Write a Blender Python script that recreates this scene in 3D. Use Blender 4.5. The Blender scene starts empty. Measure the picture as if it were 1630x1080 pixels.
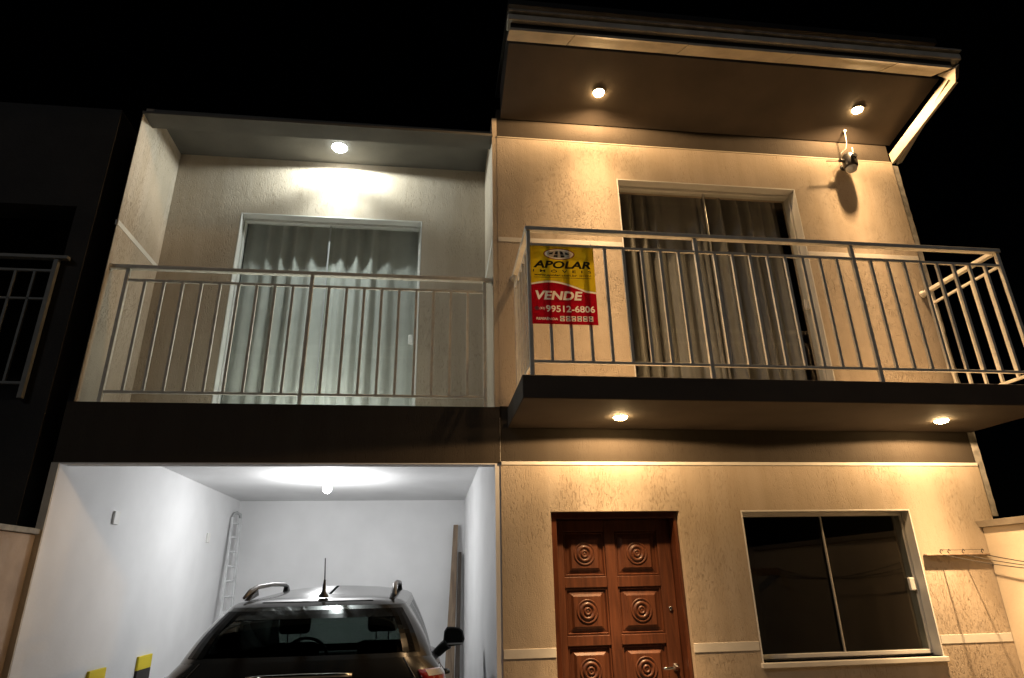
import bpy, bmesh, math, random
from mathutils import Vector, Matrix
random.seed(7)
S = bpy.context.scene
COL = S.collection
R = math.radians

# ------------------------------------------------------------------ camera
TILT, ROLL, YAW, FPX = 0.369298, -0.020631, 0.130457, 1000.23
fw = Vector((math.sin(YAW)*math.cos(TILT), math.cos(YAW)*math.cos(TILT), math.sin(TILT)))
r0 = Vector((math.cos(YAW), -math.sin(YAW), 0)); u0 = r0.cross(fw)
ri = r0*math.cos(ROLL)+u0*math.sin(ROLL); up = -r0*math.sin(ROLL)+u0*math.cos(ROLL)
cam = bpy.data.cameras.new('camera'); cam.sensor_width = 36.0; cam.lens = FPX/1630*36
cam.clip_start = 0.05; cam.clip_end = 500
co = bpy.data.objects.new('camera', cam); COL.objects.link(co)
co.matrix_world = Matrix(((ri.x, up.x, -fw.x, 0), (ri.y, up.y, -fw.y, -5.0), (ri.z, up.z, -fw.z, 1.6), (0, 0, 0, 1)))
S.camera = co

# ------------------------------------------------------------------ world, night
W = bpy.data.worlds.new('World'); S.world = W; W.use_nodes = True
wn = W.node_tree.nodes; wl = W.node_tree.links
sky = wn.new('ShaderNodeTexSky'); sky.sky_type = 'NISHITA'; sky.sun_disc = False
sky.sun_elevation = R(14); sky.sun_rotation = R(232)
bg = wn['Background']; bg.inputs['Strength'].default_value = 0.00004
wl.new(sky.outputs[0], bg.inputs['Color'])
sun = bpy.data.lights.new('fill_sun', 'SUN'); sun.energy = 0.16; sun.angle = R(10); sun.color = (0.95, 0.97, 1.0)  # weak sun lamp added as fill for the dark front faces
so = bpy.data.objects.new('fill_sun', sun); COL.objects.link(so)
so.rotation_euler = (R(58), 0, R(-52))
# warm and white lamps: power of each kind
P_EAVE, P_BALC, P_LOGG, P_GAR = 122.0, 126.0, 136.0, 52.0
WARM = (1.0, 0.632, 0.315); WHITE = (0.90, 1.0, 0.98); COOL = (0.99, 0.995, 1.0)
# light given off at each angle from straight down, as a reflector lamp spreads it: (degrees, strength)
SPREAD_WARM = [(0, 9.0), (8, 7.0), (15, 3.2), (25, 1.1), (38, 0.36), (48, 0.26), (60, 0.40), (70, 0.62), (80, 0.78), (85, 0.72), (87.5, 0.0)]
SPREAD_PORCH = [(0, 2.6), (8, 2.8), (15, 2.9), (25, 1.35), (38, 0.42), (48, 0.28), (60, 0.34), (70, 0.42), (80, 0.55), (85, 0.52), (87.5, 0.0)]
SPREAD_WHITE = [(0, 17.0), (6, 13.0), (10, 3.4), (18, 1.1), (28, 0.48), (36, 0.36), (45, 0.20), (54, 0.24), (63, 0.46), (75, 0.52), (84, 0.42), (88, 0.0)]
S.view_settings.view_transform = 'Standard'; S.view_settings.look = 'None'
S.view_settings.exposure = 0.34; S.view_settings.gamma = 1.0; S.view_settings.use_curve_mapping = False
S.cycles.use_denoising = True
S.cycles.max_bounces = 6; S.cycles.diffuse_bounces = 3; S.cycles.glossy_bounces = 3; S.cycles.caustics_reflective = False; S.cycles.caustics_refractive = False; S.cycles.transparent_max_bounces = 16
S.cycles.sample_clamp_indirect = 6.0

# ------------------------------------------------------------------ materials
def mat(name):
    m = bpy.data.materials.new(name); m.use_nodes = True
    return m, m.node_tree.nodes, m.node_tree.links, m.node_tree.nodes['Principled BSDF']

def paint(name, col, rough=0.6, var=0.08, vscale=3.0, bump=0.0, bscale=80.0, metallic=0.0, stretch=(1, 1, 1), coat=0.0, dirt=None):
    m, n, l, b = mat(name)
    b.inputs['Roughness'].default_value = rough; b.inputs['Metallic'].default_value = metallic
    b.inputs['Coat Weight'].default_value = coat
    tc = n.new('ShaderNodeTexCoord'); mp = n.new('ShaderNodeMapping'); mp.inputs['Scale'].default_value = stretch
    l.new(tc.outputs['Object'], mp.inputs['Vector'])
    nz = n.new('ShaderNodeTexNoise'); nz.inputs['Scale'].default_value = vscale; nz.inputs['Detail'].default_value = 6
    l.new(mp.outputs[0], nz.inputs['Vector'])
    rp = n.new('ShaderNodeValToRGB')
    d = dirt or [c*(1-var*2.2) for c in col]
    rp.color_ramp.elements[0].position = 0.3; rp.color_ramp.elements[1].position = 0.7
    rp.color_ramp.elements[0].color = (*d, 1); rp.color_ramp.elements[1].color = (*[min(1, c*(1+var)) for c in col], 1)
    l.new(nz.outputs['Fac'], rp.inputs[0]); l.new(rp.outputs[0], b.inputs['Base Color'])
    if bump:
        n2 = n.new('ShaderNodeTexNoise'); n2.inputs['Scale'].default_value = bscale; n2.inputs['Detail'].default_value = 4
        l.new(mp.outputs[0], n2.inputs['Vector'])
        bp = n.new('ShaderNodeBump'); bp.inputs['Strength'].default_value = bump; bp.inputs['Distance'].default_value = 0.004
        l.new(n2.outputs['Fac'], bp.inputs['Height']); l.new(bp.outputs[0], b.inputs['Normal'])
    return m

def plaster(name, col, depth=0.007, strength=0.7):
    """trowelled wall coat: vertical scratches of uneven depth in patches"""
    m, n, l, b = mat(name)
    b.inputs['Roughness'].default_value = 0.85; b.inputs['Specular IOR Level'].default_value = 0.25
    tc = n.new('ShaderNodeTexCoord')
    def noise(scale, st, det=4, dist=0.0):
        mp = n.new('ShaderNodeMapping'); mp.inputs['Scale'].default_value = st
        l.new(tc.outputs['Object'], mp.inputs['Vector'])
        nz = n.new('ShaderNodeTexNoise'); nz.inputs['Scale'].default_value = scale; nz.inputs['Detail'].default_value = det
        nz.inputs['Distortion'].default_value = dist
        l.new(mp.outputs[0], nz.inputs['Vector']); return nz.outputs['Fac']
    def ramp(f, a, c, ca=(0, 0, 0, 1), cc=(1, 1, 1, 1)):
        r = n.new('ShaderNodeValToRGB'); r.color_ramp.elements[0].position = a; r.color_ramp.elements[1].position = c
        r.color_ramp.elements[0].color = ca; r.color_ramp.elements[1].color = cc
        l.new(f, r.inputs[0]); return r.outputs[0]
    def math_(op, a, c):
        k = n.new('ShaderNodeMath'); k.operation = op
        for i, v in enumerate((a, c)):
            if isinstance(v, float): k.inputs[i].default_value = v
            else: l.new(v, k.inputs[i])
        return k.outputs[0]
    groove = ramp(noise(1.0, (120, 120, 22), 3, 0.9), 0.34, 0.46)          # 0 in a scratch
    patch = ramp(noise(1.0, (2.0, 2.0, 1.3), 5), 0.42, 0.60)
    fine = noise(1.0, (150, 150, 120), 3)
    g = math_('MULTIPLY', math_('SUBTRACT', 1.0, groove), math_('ADD', math_('MULTIPLY', patch, 0.9), 0.14))
    h = math_('SUBTRACT', math_('MULTIPLY', fine, 0.40), g)
    wide = math_('MULTIPLY', noise(1.0, (9, 9, 6), 3), 0.9)
    h = math_('ADD', h, wide)
    bp = n.new('ShaderNodeBump'); bp.inputs['Strength'].default_value = strength; bp.inputs['Distance'].default_value = depth
    l.new(h, bp.inputs['Height']); l.new(bp.outputs[0], b.inputs['Normal'])
    big = noise(1.0, (1.1, 1.1, 0.7), 6)
    c = ramp(big, 0.3, 0.72, (*[v*0.86 for v in col], 1), (*[min(1, v*1.05) for v in col], 1))
    mx = n.new('ShaderNodeMix'); mx.data_type = 'RGBA'; mx.blend_type = 'MULTIPLY'
    l.new(math_('MULTIPLY', g, 0.36), mx.inputs['Factor']); l.new(c, mx.inputs['A']); mx.inputs['B'].default_value = (0.55, 0.47, 0.38, 1)  # shade inside the scratches, put into the base colour
    st = ramp(noise(1.0, (7, 7, 0.45), 5, 0.3), 0.40, 0.75, (0.86, 0.83, 0.78, 1), (1, 1, 1, 1))
    m2 = n.new('ShaderNodeMix'); m2.data_type = 'RGBA'; m2.blend_type = 'MULTIPLY'; m2.inputs['Factor'].default_value = 0.8
    l.new(mx.outputs['Result'], m2.inputs['A']); l.new(st, m2.inputs['B'])
    l.new(m2.outputs['Result'], b.inputs['Base Color'])
    return m

def glass(name, tint, rough=0.02, boost=1.0):
    m, n, l, b = mat(name); n.remove(b)
    tr = n.new('ShaderNodeBsdfTransparent'); tr.inputs[0].default_value = (*tint, 1)
    gl = n.new('ShaderNodeBsdfGlossy'); gl.inputs['Roughness'].default_value = rough
    fr = n.new('ShaderNodeFresnel'); fr.inputs['IOR'].default_value = 1.5
    ge = n.new('ShaderNodeNewGeometry'); ior = n.new('ShaderNodeMapRange')
    ior.inputs['To Min'].default_value = 1.5; ior.inputs['To Max'].default_value = 1/1.5   # thin sheet: the same from both sides
    l.new(ge.outputs['Backfacing'], ior.inputs['Value']); l.new(ior.outputs[0], fr.inputs['IOR'])
    k = n.new('ShaderNodeMath'); k.operation = 'MULTIPLY'; k.inputs[1].default_value = boost; k.use_clamp = True
    l.new(fr.outputs[0], k.inputs[0])
    mx = n.new('ShaderNodeMixShader'); l.new(k.outputs[0], mx.inputs[0]); l.new(tr.outputs[0], mx.inputs[1]); l.new(gl.outputs[0], mx.inputs[2])
    l.new(mx.outputs[0], n['Material Output'].inputs[0])
    return m

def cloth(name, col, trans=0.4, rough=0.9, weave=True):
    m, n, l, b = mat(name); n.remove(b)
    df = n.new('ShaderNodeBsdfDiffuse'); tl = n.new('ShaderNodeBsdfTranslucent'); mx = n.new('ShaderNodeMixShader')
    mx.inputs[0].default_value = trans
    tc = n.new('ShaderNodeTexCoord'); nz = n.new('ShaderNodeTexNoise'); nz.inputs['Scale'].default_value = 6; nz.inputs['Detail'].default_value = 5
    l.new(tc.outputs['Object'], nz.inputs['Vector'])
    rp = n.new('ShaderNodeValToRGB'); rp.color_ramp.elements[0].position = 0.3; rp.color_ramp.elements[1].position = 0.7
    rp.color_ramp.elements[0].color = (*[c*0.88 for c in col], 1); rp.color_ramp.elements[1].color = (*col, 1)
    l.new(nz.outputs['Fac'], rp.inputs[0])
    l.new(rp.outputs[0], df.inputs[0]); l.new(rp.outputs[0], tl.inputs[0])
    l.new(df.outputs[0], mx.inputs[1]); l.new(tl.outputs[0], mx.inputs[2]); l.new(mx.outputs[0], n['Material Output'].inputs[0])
    return m

def emit(name, col, s):
    m, n, l, b = mat(name)
    b.inputs['Base Color'].default_value = (0.8, 0.8, 0.8, 1)
    b.inputs['Emission Color'].default_value = (*col, 1); b.inputs['Emission Strength'].default_value = s
    return m

def wood(name, ca, cb, rough=0.35, coat=0.5, grain=(14, 14, 1.2), bump=0.15):
    m, n, l, b = mat(name)
    b.inputs['Roughness'].default_value = rough; b.inputs['Coat Weight'].default_value = coat; b.inputs['Coat Roughness'].default_value = 0.18
    tc = n.new('ShaderNodeTexCoord'); mp = n.new('ShaderNodeMapping'); mp.inputs['Scale'].default_value = grain
    l.new(tc.outputs['Object'], mp.inputs['Vector'])
    nz = n.new('ShaderNodeTexNoise'); nz.inputs['Scale'].default_value = 2.2; nz.inputs['Detail'].default_value = 8; nz.inputs['Distortion'].default_value = 0.8
    l.new(mp.outputs[0], nz.inputs['Vector'])
    rp = n.new('ShaderNodeValToRGB'); rp.color_ramp.elements[0].position = 0.32; rp.color_ramp.elements[1].position = 0.68
    rp.color_ramp.elements[0].color = (*ca, 1); rp.color_ramp.elements[1].color = (*cb, 1)
    l.new(nz.outputs['Fac'], rp.inputs[0]); l.new(rp.outputs[0], b.inputs['Base Color'])
    bp = n.new('ShaderNodeBump'); bp.inputs['Strength'].default_value = bump; bp.inputs['Distance'].default_value = 0.002
    l.new(nz.outputs['Fac'], bp.inputs['Height']); l.new(bp.outputs[0], b.inputs['Normal'])
    return m

M = {}
M['beige'] = plaster('beige_textured_plaster', (0.56, 0.475, 0.375))
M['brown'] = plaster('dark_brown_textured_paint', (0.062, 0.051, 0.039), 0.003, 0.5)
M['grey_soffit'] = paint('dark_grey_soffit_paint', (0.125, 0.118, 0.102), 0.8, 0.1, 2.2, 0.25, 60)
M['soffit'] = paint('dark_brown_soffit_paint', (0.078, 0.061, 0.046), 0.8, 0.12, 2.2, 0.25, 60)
M['white'] = paint('white_wall_paint', (0.78, 0.78, 0.78), 0.75, 0.045, 1.3, 0.22, 38)
M['garage_end'] = paint('off_white_wall_end_paint', (0.66, 0.62, 0.54), 0.8, 0.08, 5, 0.3, 50)
M['trim'] = paint('off_white_trim_paint', (0.74, 0.71, 0.64), 0.55, 0.05, 6, 0.1, 60)
M['frame'] = paint('white_window_frame_paint', (0.76, 0.75, 0.71), 0.4, 0.03, 4)
M['rail'] = paint('beige_railing_paint', (0.78, 0.74, 0.64), 0.42, 0.08, 14, 0.1, 90)
M['fascia'] = paint('beige_fascia_paint', (0.54, 0.475, 0.365), 0.6, 0.12, 5, 0.15, 40)
M['gutter'] = paint('grey_gutter_paint', (0.62, 0.57, 0.48), 0.5, 0.12, 5)
M['black'] = paint('black_paint', (0.02, 0.018, 0.016), 0.6, 0.1, 5)
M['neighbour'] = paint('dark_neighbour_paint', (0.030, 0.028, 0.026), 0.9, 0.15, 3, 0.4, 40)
M['concrete'] = paint('rough_concrete', (0.30, 0.285, 0.25), 0.9, 0.2, 9, 0.8, 30)
M['rough_edge'] = paint('rough_mortar_edge', (0.36, 0.34, 0.30), 0.95, 0.2, 12, 1.0, 40)
M['ground'] = paint('driveway_concrete', (0.17, 0.165, 0.155), 0.9, 0.15, 1.5, 0.5, 40)
M['asphalt'] = paint('street_asphalt', (0.05, 0.05, 0.052), 0.9, 0.15, 3, 0.6, 90)
M['pinkwall'] = paint('bare_pinkish_plaster', (0.40, 0.315, 0.245), 0.9, 0.16, 2.6, 0.5, 35)
M['creamwall'] = paint('cream_wall_paint', (0.66, 0.56, 0.42), 0.85, 0.07, 2, 0.3, 40)
M['cap'] = paint('stone_coping', (0.42, 0.37, 0.30), 0.7, 0.15, 8, 0.2, 40)
M['room'] = paint('dim_room_paint', (0.30, 0.29, 0.27), 0.9, 0.04, 2)
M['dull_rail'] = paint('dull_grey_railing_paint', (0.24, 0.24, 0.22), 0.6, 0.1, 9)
M['floor'] = paint('balcony_floor_tile', (0.62, 0.59, 0.54), 0.5, 0.06, 5)
M['pane'] = glass('clear_greenish_glass', (0.93, 0.945, 0.925), 0.01)
M['pane_dark'] = glass('dark_window_glass', (0.42, 0.44, 0.42), 0.01, 1.2)
M['alu'] = paint('aluminium', (0.72, 0.73, 0.72), 0.35, 0.04, 8, 0, 1, 0.85)
M['ladder'] = paint('dull_ladder_aluminium', (0.66, 0.67, 0.67), 0.6, 0.08, 8, 0, 1, 0.1)
M['plastic'] = paint('white_plastic', (0.78, 0.77, 0.73), 0.4, 0.02, 4)
M['greyplastic'] = paint('grey_plastic', (0.40, 0.41, 0.41), 0.45, 0.03, 4)
M['curtain'] = cloth('pale_green_grey_curtain', (0.82, 0.82, 0.78), 0.3)
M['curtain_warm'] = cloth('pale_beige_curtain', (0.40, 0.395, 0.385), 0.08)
M['door'] = wood('red_brown_varnished_wood', (0.068, 0.021, 0.009), (0.145, 0.048, 0.020), 0.5, 0.18)
M['doorframe'] = wood('dark_varnished_wood', (0.055, 0.017, 0.008), (0.12, 0.036, 0.015))
M['plank'] = wood('dry_brown_timber', (0.16, 0.11, 0.075), (0.30, 0.22, 0.15), 0.85, 0.0, (9, 9, 0.8), 0.4)
M['plank_dark'] = wood('dark_timber', (0.05, 0.038, 0.03), (0.09, 0.07, 0.055), 0.8, 0.0, (9, 9, 0.8), 0.4)
M['yellow'] = paint('yellow_foam', (0.72, 0.56, 0.02), 0.7, 0.04, 8)
M['foamblack'] = paint('black_foam', (0.025, 0.022, 0.02), 0.8, 0.05, 8)
M['warm_lens'] = emit('warm_lamp_lens', (1.0, 0.66, 0.30), 170)
M['white_lens'] = emit('white_lamp_lens', (0.95, 1.0, 0.93), 60)
M['bulb'] = emit('cool_bulb_glass', (1.0, 0.99, 0.95), 14)
M['devicemetal'] = paint('dark_grey_device_casing', (0.030, 0.028, 0.025), 0.35, 0.05, 8)
M['wire'] = paint('dark_line_wire', (0.030, 0.025, 0.02), 0.6, 0.05, 8)
M['carpaint'] = paint('dark_graphite_car_paint', (0.013, 0.013, 0.0125), 0.20, 0.02, 4, 0, 1, 0.0, coat=0.4)
M['carglass'] = glass('tinted_car_glass', (0.065, 0.073, 0.070), 0.01, 0.6)
M['windshield'] = glass('green_windscreen_glass', (0.80, 1.0, 0.92), 0.01)
M['carblack'] = paint('black_car_plastic', (0.014, 0.014, 0.014), 0.42, 0.05, 8)
M['gloss_black'] = paint('gloss_black_trim', (0.010, 0.010, 0.010), 0.12, 0.02, 8, coat=0.6)
M['glass_border'] = paint('black_glass_border', (0.006, 0.006, 0.006), 0.10, 0.02, 8)
M['seat'] = paint('dark_seat_fabric', (0.03, 0.03, 0.032), 0.9, 0.08, 20)
M['chrome'] = paint('chrome', (0.75, 0.75, 0.75), 0.12, 0.02, 5, 0, 1, 1.0)
M['railgrey'] = paint('grey_roof_rail_paint', (0.14, 0.14, 0.14), 0.45, 0.04, 8, 0, 1, 0.2)
M['tyre'] = paint('tyre_rubber', (0.02, 0.02, 0.02), 0.85, 0.1, 20)
M['carpaint'].node_tree.nodes['Principled BSDF'].inputs['Specular IOR Level'].default_value = 0.5
M['glass_border'].node_tree.nodes['Principled BSDF'].inputs['Specular IOR Level'].default_value = 0.12
M['red_lens'] = paint('red_tail_lamp_plastic', (0.22, 0.008, 0.008), 0.12, 0.04, 12, coat=1.0)
M['clear_lens'] = paint('smoked_clear_lamp_plastic', (0.30, 0.29, 0.29), 0.15, 0.04, 12, coat=1.0)
M['sign_yellow'] = cloth('yellow_sign_vinyl', (0.66, 0.50, 0.02), 0.5)
M['sign_red'] = cloth('red_sign_vinyl', (0.42, 0.006, 0.020), 0.5)
M['sign_white'] = cloth('white_sign_print', (0.85, 0.82, 0.76), 0.6)
M['sign_black'] = paint('black_sign_print', (0.012, 0.012, 0.012), 0.6, 0.02, 5)
M['sign_maroon'] = cloth('maroon_sign_print', (0.20, 0.03, 0.02), 0.6)
M['sign_grey'] = cloth('grey_sign_print', (0.50, 0.50, 0.47), 0.6)

# ------------------------------------------------------------------ mesh helpers
def link(o, parent=None):
    COL.objects.link(o)
    if parent: o.parent = parent
    return o

def tag(o, label, cat, group=None, kind=None):
    o['label'] = label
    if cat: o['category'] = cat
    if group: o['group'] = group
    if kind: o['kind'] = kind
    return o

def empty(name, loc, label=None, cat=None, group=None):
    o = bpy.data.objects.new(name, None); o.location = loc; o.empty_display_size = 0.1; COL.objects.link(o)
    if label: tag(o, label, cat, group)
    return o

class MB:
    """collects geometry in world coordinates"""
    def __init__(self): self.bm = bmesh.new()
    def box(self, x0, x1, y0, y1, z0, z1):
        v = [self.bm.verts.new((x, y, z)) for x in (x0, x1) for y in (y0, y1) for z in (z0, z1)]
        for f in ((0, 1, 3, 2), (4, 6, 7, 5), (0, 4, 5, 1), (2, 3, 7, 6), (0, 2, 6, 4), (1, 5, 7, 3)):
            self.bm.faces.new([v[i] for i in f])
        return self
    def hexa(self, pts):
        """8 points: bottom ring of 4, top ring of 4"""
        v = [self.bm.verts.new(p) for p in pts]
        for f in ((3, 2, 1, 0), (4, 5, 6, 7), (0, 1, 5, 4), (1, 2, 6, 5), (2, 3, 7, 6), (3, 0, 4, 7)):
            self.bm.faces.new([v[i] for i in f])
        return self
    def tube(self, pts, r, n=10, cap=True):
        pts = [Vector(p) for p in pts]; rr = r if isinstance(r, (list, tuple)) else [r]*len(pts)
        rings = []; prev = None
        for i, p in enumerate(pts):
            d = (pts[min(i+1, len(pts)-1)]-pts[max(i-1, 0)]).normalized()
            a = Vector((0, 0, 1)) if abs(d.z) < 0.95 else Vector((1, 0, 0))
            u = d.cross(a).normalized() if prev is None else (prev-d*prev.dot(d)).normalized()
            prev = u; w = d.cross(u)
            rings.append([self.bm.verts.new(p+(u*math.cos(t)+w*math.sin(t))*rr[i]) for t in [2*math.pi*k/n for k in range(n)]])
        for a, b in zip(rings, rings[1:]):
            for k in range(n): self.bm.faces.new((a[k], a[(k+1) % n], b[(k+1) % n], b[k]))
        if cap: self.bm.faces.new(rings[0][::-1]); self.bm.faces.new(rings[-1])
        return self
    def bar(self, a, b, w, h, roll=None):
        """rectangular bar from a to b"""
        a = Vector(a); b = Vector(b); d = (b-a).normalized()
        s = Vector((0, 0, 1)) if abs(d.z) < 0.9 else Vector((0, 1, 0))
        u = d.cross(s).normalized(); v = u.cross(d).normalized()
        ring = [(-1, -1), (1, -1), (1, 1), (-1, 1)]
        self.hexa([a+u*(i*w/2)+v*(j*h/2) for i, j in ring]+[b+u*(i*w/2)+v*(j*h/2) for i, j in ring])
        return self
    def lathe(self, prof, c, axis='Z', n=32):
        """prof: list of (radius, height)"""
        rings = []
        for r, h in prof:
            ring = []
            for k in range(n):
                t = 2*math.pi*k/n; a, b = r*math.cos(t), r*math.sin(t)
                p = {'Z': (a, b, h), 'Y': (a, h, b), 'X': (h, a, b)}[axis]
                ring.append(self.bm.verts.new(Vector(c)+Vector(p)))
            rings.append(ring)
        for a, b in zip(rings, rings[1:]):
            for k in range(n): self.bm.faces.new((a[k], a[(k+1) % n], b[(k+1) % n], b[k]))
        for e in (rings[0], rings[-1]): self.bm.faces.new(e)
        return self
    def grid(self, rows, closed=False):
        vs = [[self.bm.verts.new(p) for p in row] for row in rows]
        for a, b in zip(vs, vs[1:]):
            n = len(a)
            for k in range(n if closed else n-1): self.bm.faces.new((a[k], a[(k+1) % n], b[(k+1) % n], b[k]))
        return vs
    def cells(self, xs, zs, y0, y1, holes=()):
        """slab in the x-z plane with rectangular holes given as cell indices; only outer faces"""
        nx, nz = len(xs)-1, len(zs)-1; hole = set(holes); cache = {}
        def V(i, j, y):
            k = (i, j, y)
            if k not in cache: cache[k] = self.bm.verts.new((xs[i], y, zs[j]))
            return cache[k]
        solid = lambda i, j: 0 <= i < nx and 0 <= j < nz and (i, j) not in hole
        for i in range(nx):
            for j in range(nz):
                if not solid(i, j): continue
                self.bm.faces.new((V(i, j, y0), V(i+1, j, y0), V(i+1, j+1, y0), V(i, j+1, y0)))
                self.bm.faces.new((V(i, j+1, y1), V(i+1, j+1, y1), V(i+1, j, y1), V(i, j, y1)))
                if not solid(i-1, j): self.bm.faces.new((V(i, j, y0), V(i, j+1, y0), V(i, j+1, y1), V(i, j, y1)))
                if not solid(i+1, j): self.bm.faces.new((V(i+1, j, y0), V(i+1, j, y1), V(i+1, j+1, y1), V(i+1, j+1, y0)))
                if not solid(i, j-1): self.bm.faces.new((V(i, j, y0), V(i, j, y1), V(i+1, j, y1), V(i+1, j, y0)))
                if not solid(i, j+1): self.bm.faces.new((V(i, j+1, y0), V(i+1, j+1, y0), V(i+1, j+1, y1), V(i, j+1, y1)))
        return self
    def build(self, name, m, parent=None, bevel=0.0, smooth=False, seg=2):
        bmesh.ops.recalc_face_normals(self.bm, faces=self.bm.faces)
        me = bpy.data.meshes.new(name); self.bm.to_mesh(me); self.bm.free()
        me.materials.append(M[m] if isinstance(m, str) else m)
        o = bpy.data.objects.new(name, me); link(o)
        if parent:
            o.parent = parent; o.matrix_parent_inverse = Matrix.Translation(wloc(parent)).inverted()
        if smooth:
            for p in me.polygons: p.use_smooth = True
        if bevel:
            md = o.modifiers.new('bevel', 'BEVEL'); md.width = bevel; md.segments = seg; md.limit_method = 'ANGLE'
        return o

def wloc(o):
    # every thing is an unrotated empty; its mesh parts sit at the world origin
    return Vector(o.location) if o.type == 'EMPTY' else Vector((0, 0, 0))

def shared(name, mesh, loc, parent, rot=None):
    """another copy of a small piece, sharing mesh data; loc in world coordinates"""
    o = bpy.data.objects.new(name, mesh); COL.objects.link(o); o.location = loc
    if rot: o.rotation_euler = rot
    o.parent = parent; o.matrix_parent_inverse = Matrix.Translation(wloc(parent)).inverted()
    return o

def mesh_of(mb, m, smooth=False):
    bmesh.ops.recalc_face_normals(mb.bm, faces=mb.bm.faces)
    me = bpy.data.meshes.new('piece'); mb.bm.to_mesh(me); mb.bm.free(); me.materials.append(M[m])
    if smooth:
        for p in me.polygons: p.use_smooth = True
    return me

def single(o, label, cat, group=None): return tag(o, label, cat, group)

# ------------------------------------------------------------------ setting
g = MB().box(-60, 60, -60, 60, -0.30, -0.004).build('ground', 'ground'); g['kind'] = 'structure'
g = MB().box(-60, 60, -19, -9.2, -0.2, 0.0).build('road', 'asphalt'); g['kind'] = 'structure'
g = MB().box(-2.748, 4.62, -7.4, -0.02, -0.2, 0.006).build('driveway', 'ground'); g['kind'] = 'structure'
MB().box(-60, 60, -9.2, -9.05, -0.2, 0.12).build('kerb', 'concrete', None, 0.01)['kind'] = 'structure'

# ------------------------------------------------------------------ the house
XL, XC, XR = -2.71, 0.545, 4.757      # garage inner left, bay line, right corner
H = empty('townhouse', (1.0, 1.0, 0), 'two-storey beige and brown townhouse with balconies, garage bay and lit lamps', 'house')
# right bay, ground floor
MB().cells([XC, 0.935, 1.976, 2.50, 4.00, XR], [0, 1.00, 2.11, 2.485], 0, 0.25, [(1, 0), (1, 1), (3, 1)]).build('ground_floor_wall', 'beige', H)
# right bay, upper floor
MB().cells([XC, 1.72, 3.58, XR], [2.955, 5.265, 5.672], 0, 0.25, [(1, 0)]).build('upper_floor_wall', 'beige', H)
# dark bands
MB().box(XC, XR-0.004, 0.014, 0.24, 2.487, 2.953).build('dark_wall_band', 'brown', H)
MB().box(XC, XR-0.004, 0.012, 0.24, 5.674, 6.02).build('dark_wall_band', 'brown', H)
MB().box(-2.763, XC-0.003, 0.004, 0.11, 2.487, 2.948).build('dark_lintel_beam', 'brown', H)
# beads at the top edge of the light plaster
MB().box(XC+0.002, XR-0.006, -0.010, 0.02, 2.472, 2.500).build('wall_moulding', 'trim', H, 0.004)
MB().box(XC+0.002, XR-0.006, -0.005, 0.02, 5.668, 5.682).build('wall_moulding', 'fascia', H, 0.003)
# flat pale stripes
def stripe(x0, x1, z0, z1): MB().box(x0, x1, -0.004, 0.02, z0, z1).build('wall_stripe', 'trim', H, 0.002)
for a, b in ((XC+0.003, 0.933), (1.978, 2.492), (4.004, 4.628)): stripe(a, b, 1.085, 1.148)
for a, b in ((XC+0.003, 1.718), (3.582, XR-0.003)): stripe(a, b, 4.505, 4.552)
MB().box(XL-0.02, XL+0.004, 0.003, 0.845, 4.505, 4.552).build('wall_stripe', 'trim', H)
MB().box(0.496, 0.52, 0.006, 0.845, 4.505, 4.552).build('wall_stripe', 'trim', H)
# raw edge of the right corner
e = MB(); zz = 2.05; rows = []
while zz < 5.67:
    j = random.uniform(-0.007, 0.007); rows.append([(XR-0.001, 0.012, zz), (XR+0.075+j, 0.014+j*0.5, zz), (XR+0.09+j, 0.06, zz), (XR+0.09, 0.25, zz)]); zz += 0.06
e.grid(rows); e.build('corner_edge', 'rough_edge', H)
MB().box(XR-0.3, XR-0.002, 0.26, 6.0, 0, 6.0).build('side_wall', 'concrete', H)
# balcony slab of the right bay
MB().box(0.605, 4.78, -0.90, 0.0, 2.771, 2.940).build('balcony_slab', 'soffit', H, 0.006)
MB().box(0.64, 4.74, -0.86, 0.0, 2.941, 2.952).build('balcony_floor', 'floor', H)
# loggia (left bay, upper floor)
MB().hexa([(XL-0.006, 0.0, 2.95), (XL, 0.0, 2.95), (XL, 1.15, 2.95), (-2.80, 1.15, 2.95), (XL-0.006, 0.0, 5.674), (XL, 0.0, 5.674), (XL, 1.15, 5.674), (-2.80, 1.15, 5.674)]).build('loggia_side_wall', 'beige', H)
MB().box(-2.80, XL, 0.202, 1.15, 5.674, 5.90).build('loggia_side_wall', 'beige', H)
MB().box(0.50, XC, 0.002, 0.85, 2.95, 5.90).build('loggia_side_wall', 'beige', H)
MB().cells([XL, -2.013, -0.170, 0.50], [2.95, 5.20, 6.0], 0.85, 1.05, [(1, 0)]).build('loggia_back_wall', 'beige', H)
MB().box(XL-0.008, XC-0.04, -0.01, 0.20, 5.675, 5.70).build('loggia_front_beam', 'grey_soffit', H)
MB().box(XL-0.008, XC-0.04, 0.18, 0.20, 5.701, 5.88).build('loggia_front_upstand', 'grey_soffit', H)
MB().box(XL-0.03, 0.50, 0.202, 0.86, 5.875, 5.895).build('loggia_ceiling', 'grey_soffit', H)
MB().box(XL, 0.50, 0.02, 1.05, 2.86, 2.952).build('loggia_floor', 'floor', H)
MB().box(-2.9, 0.62, 0.6, 6.0, 6.025, 6.12).build('flat_roof', 'concrete', H)
MB().box(0.62, XR, 0.0, 6.0, 6.13, 6.20).build('flat_roof', 'concrete', H)
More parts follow.
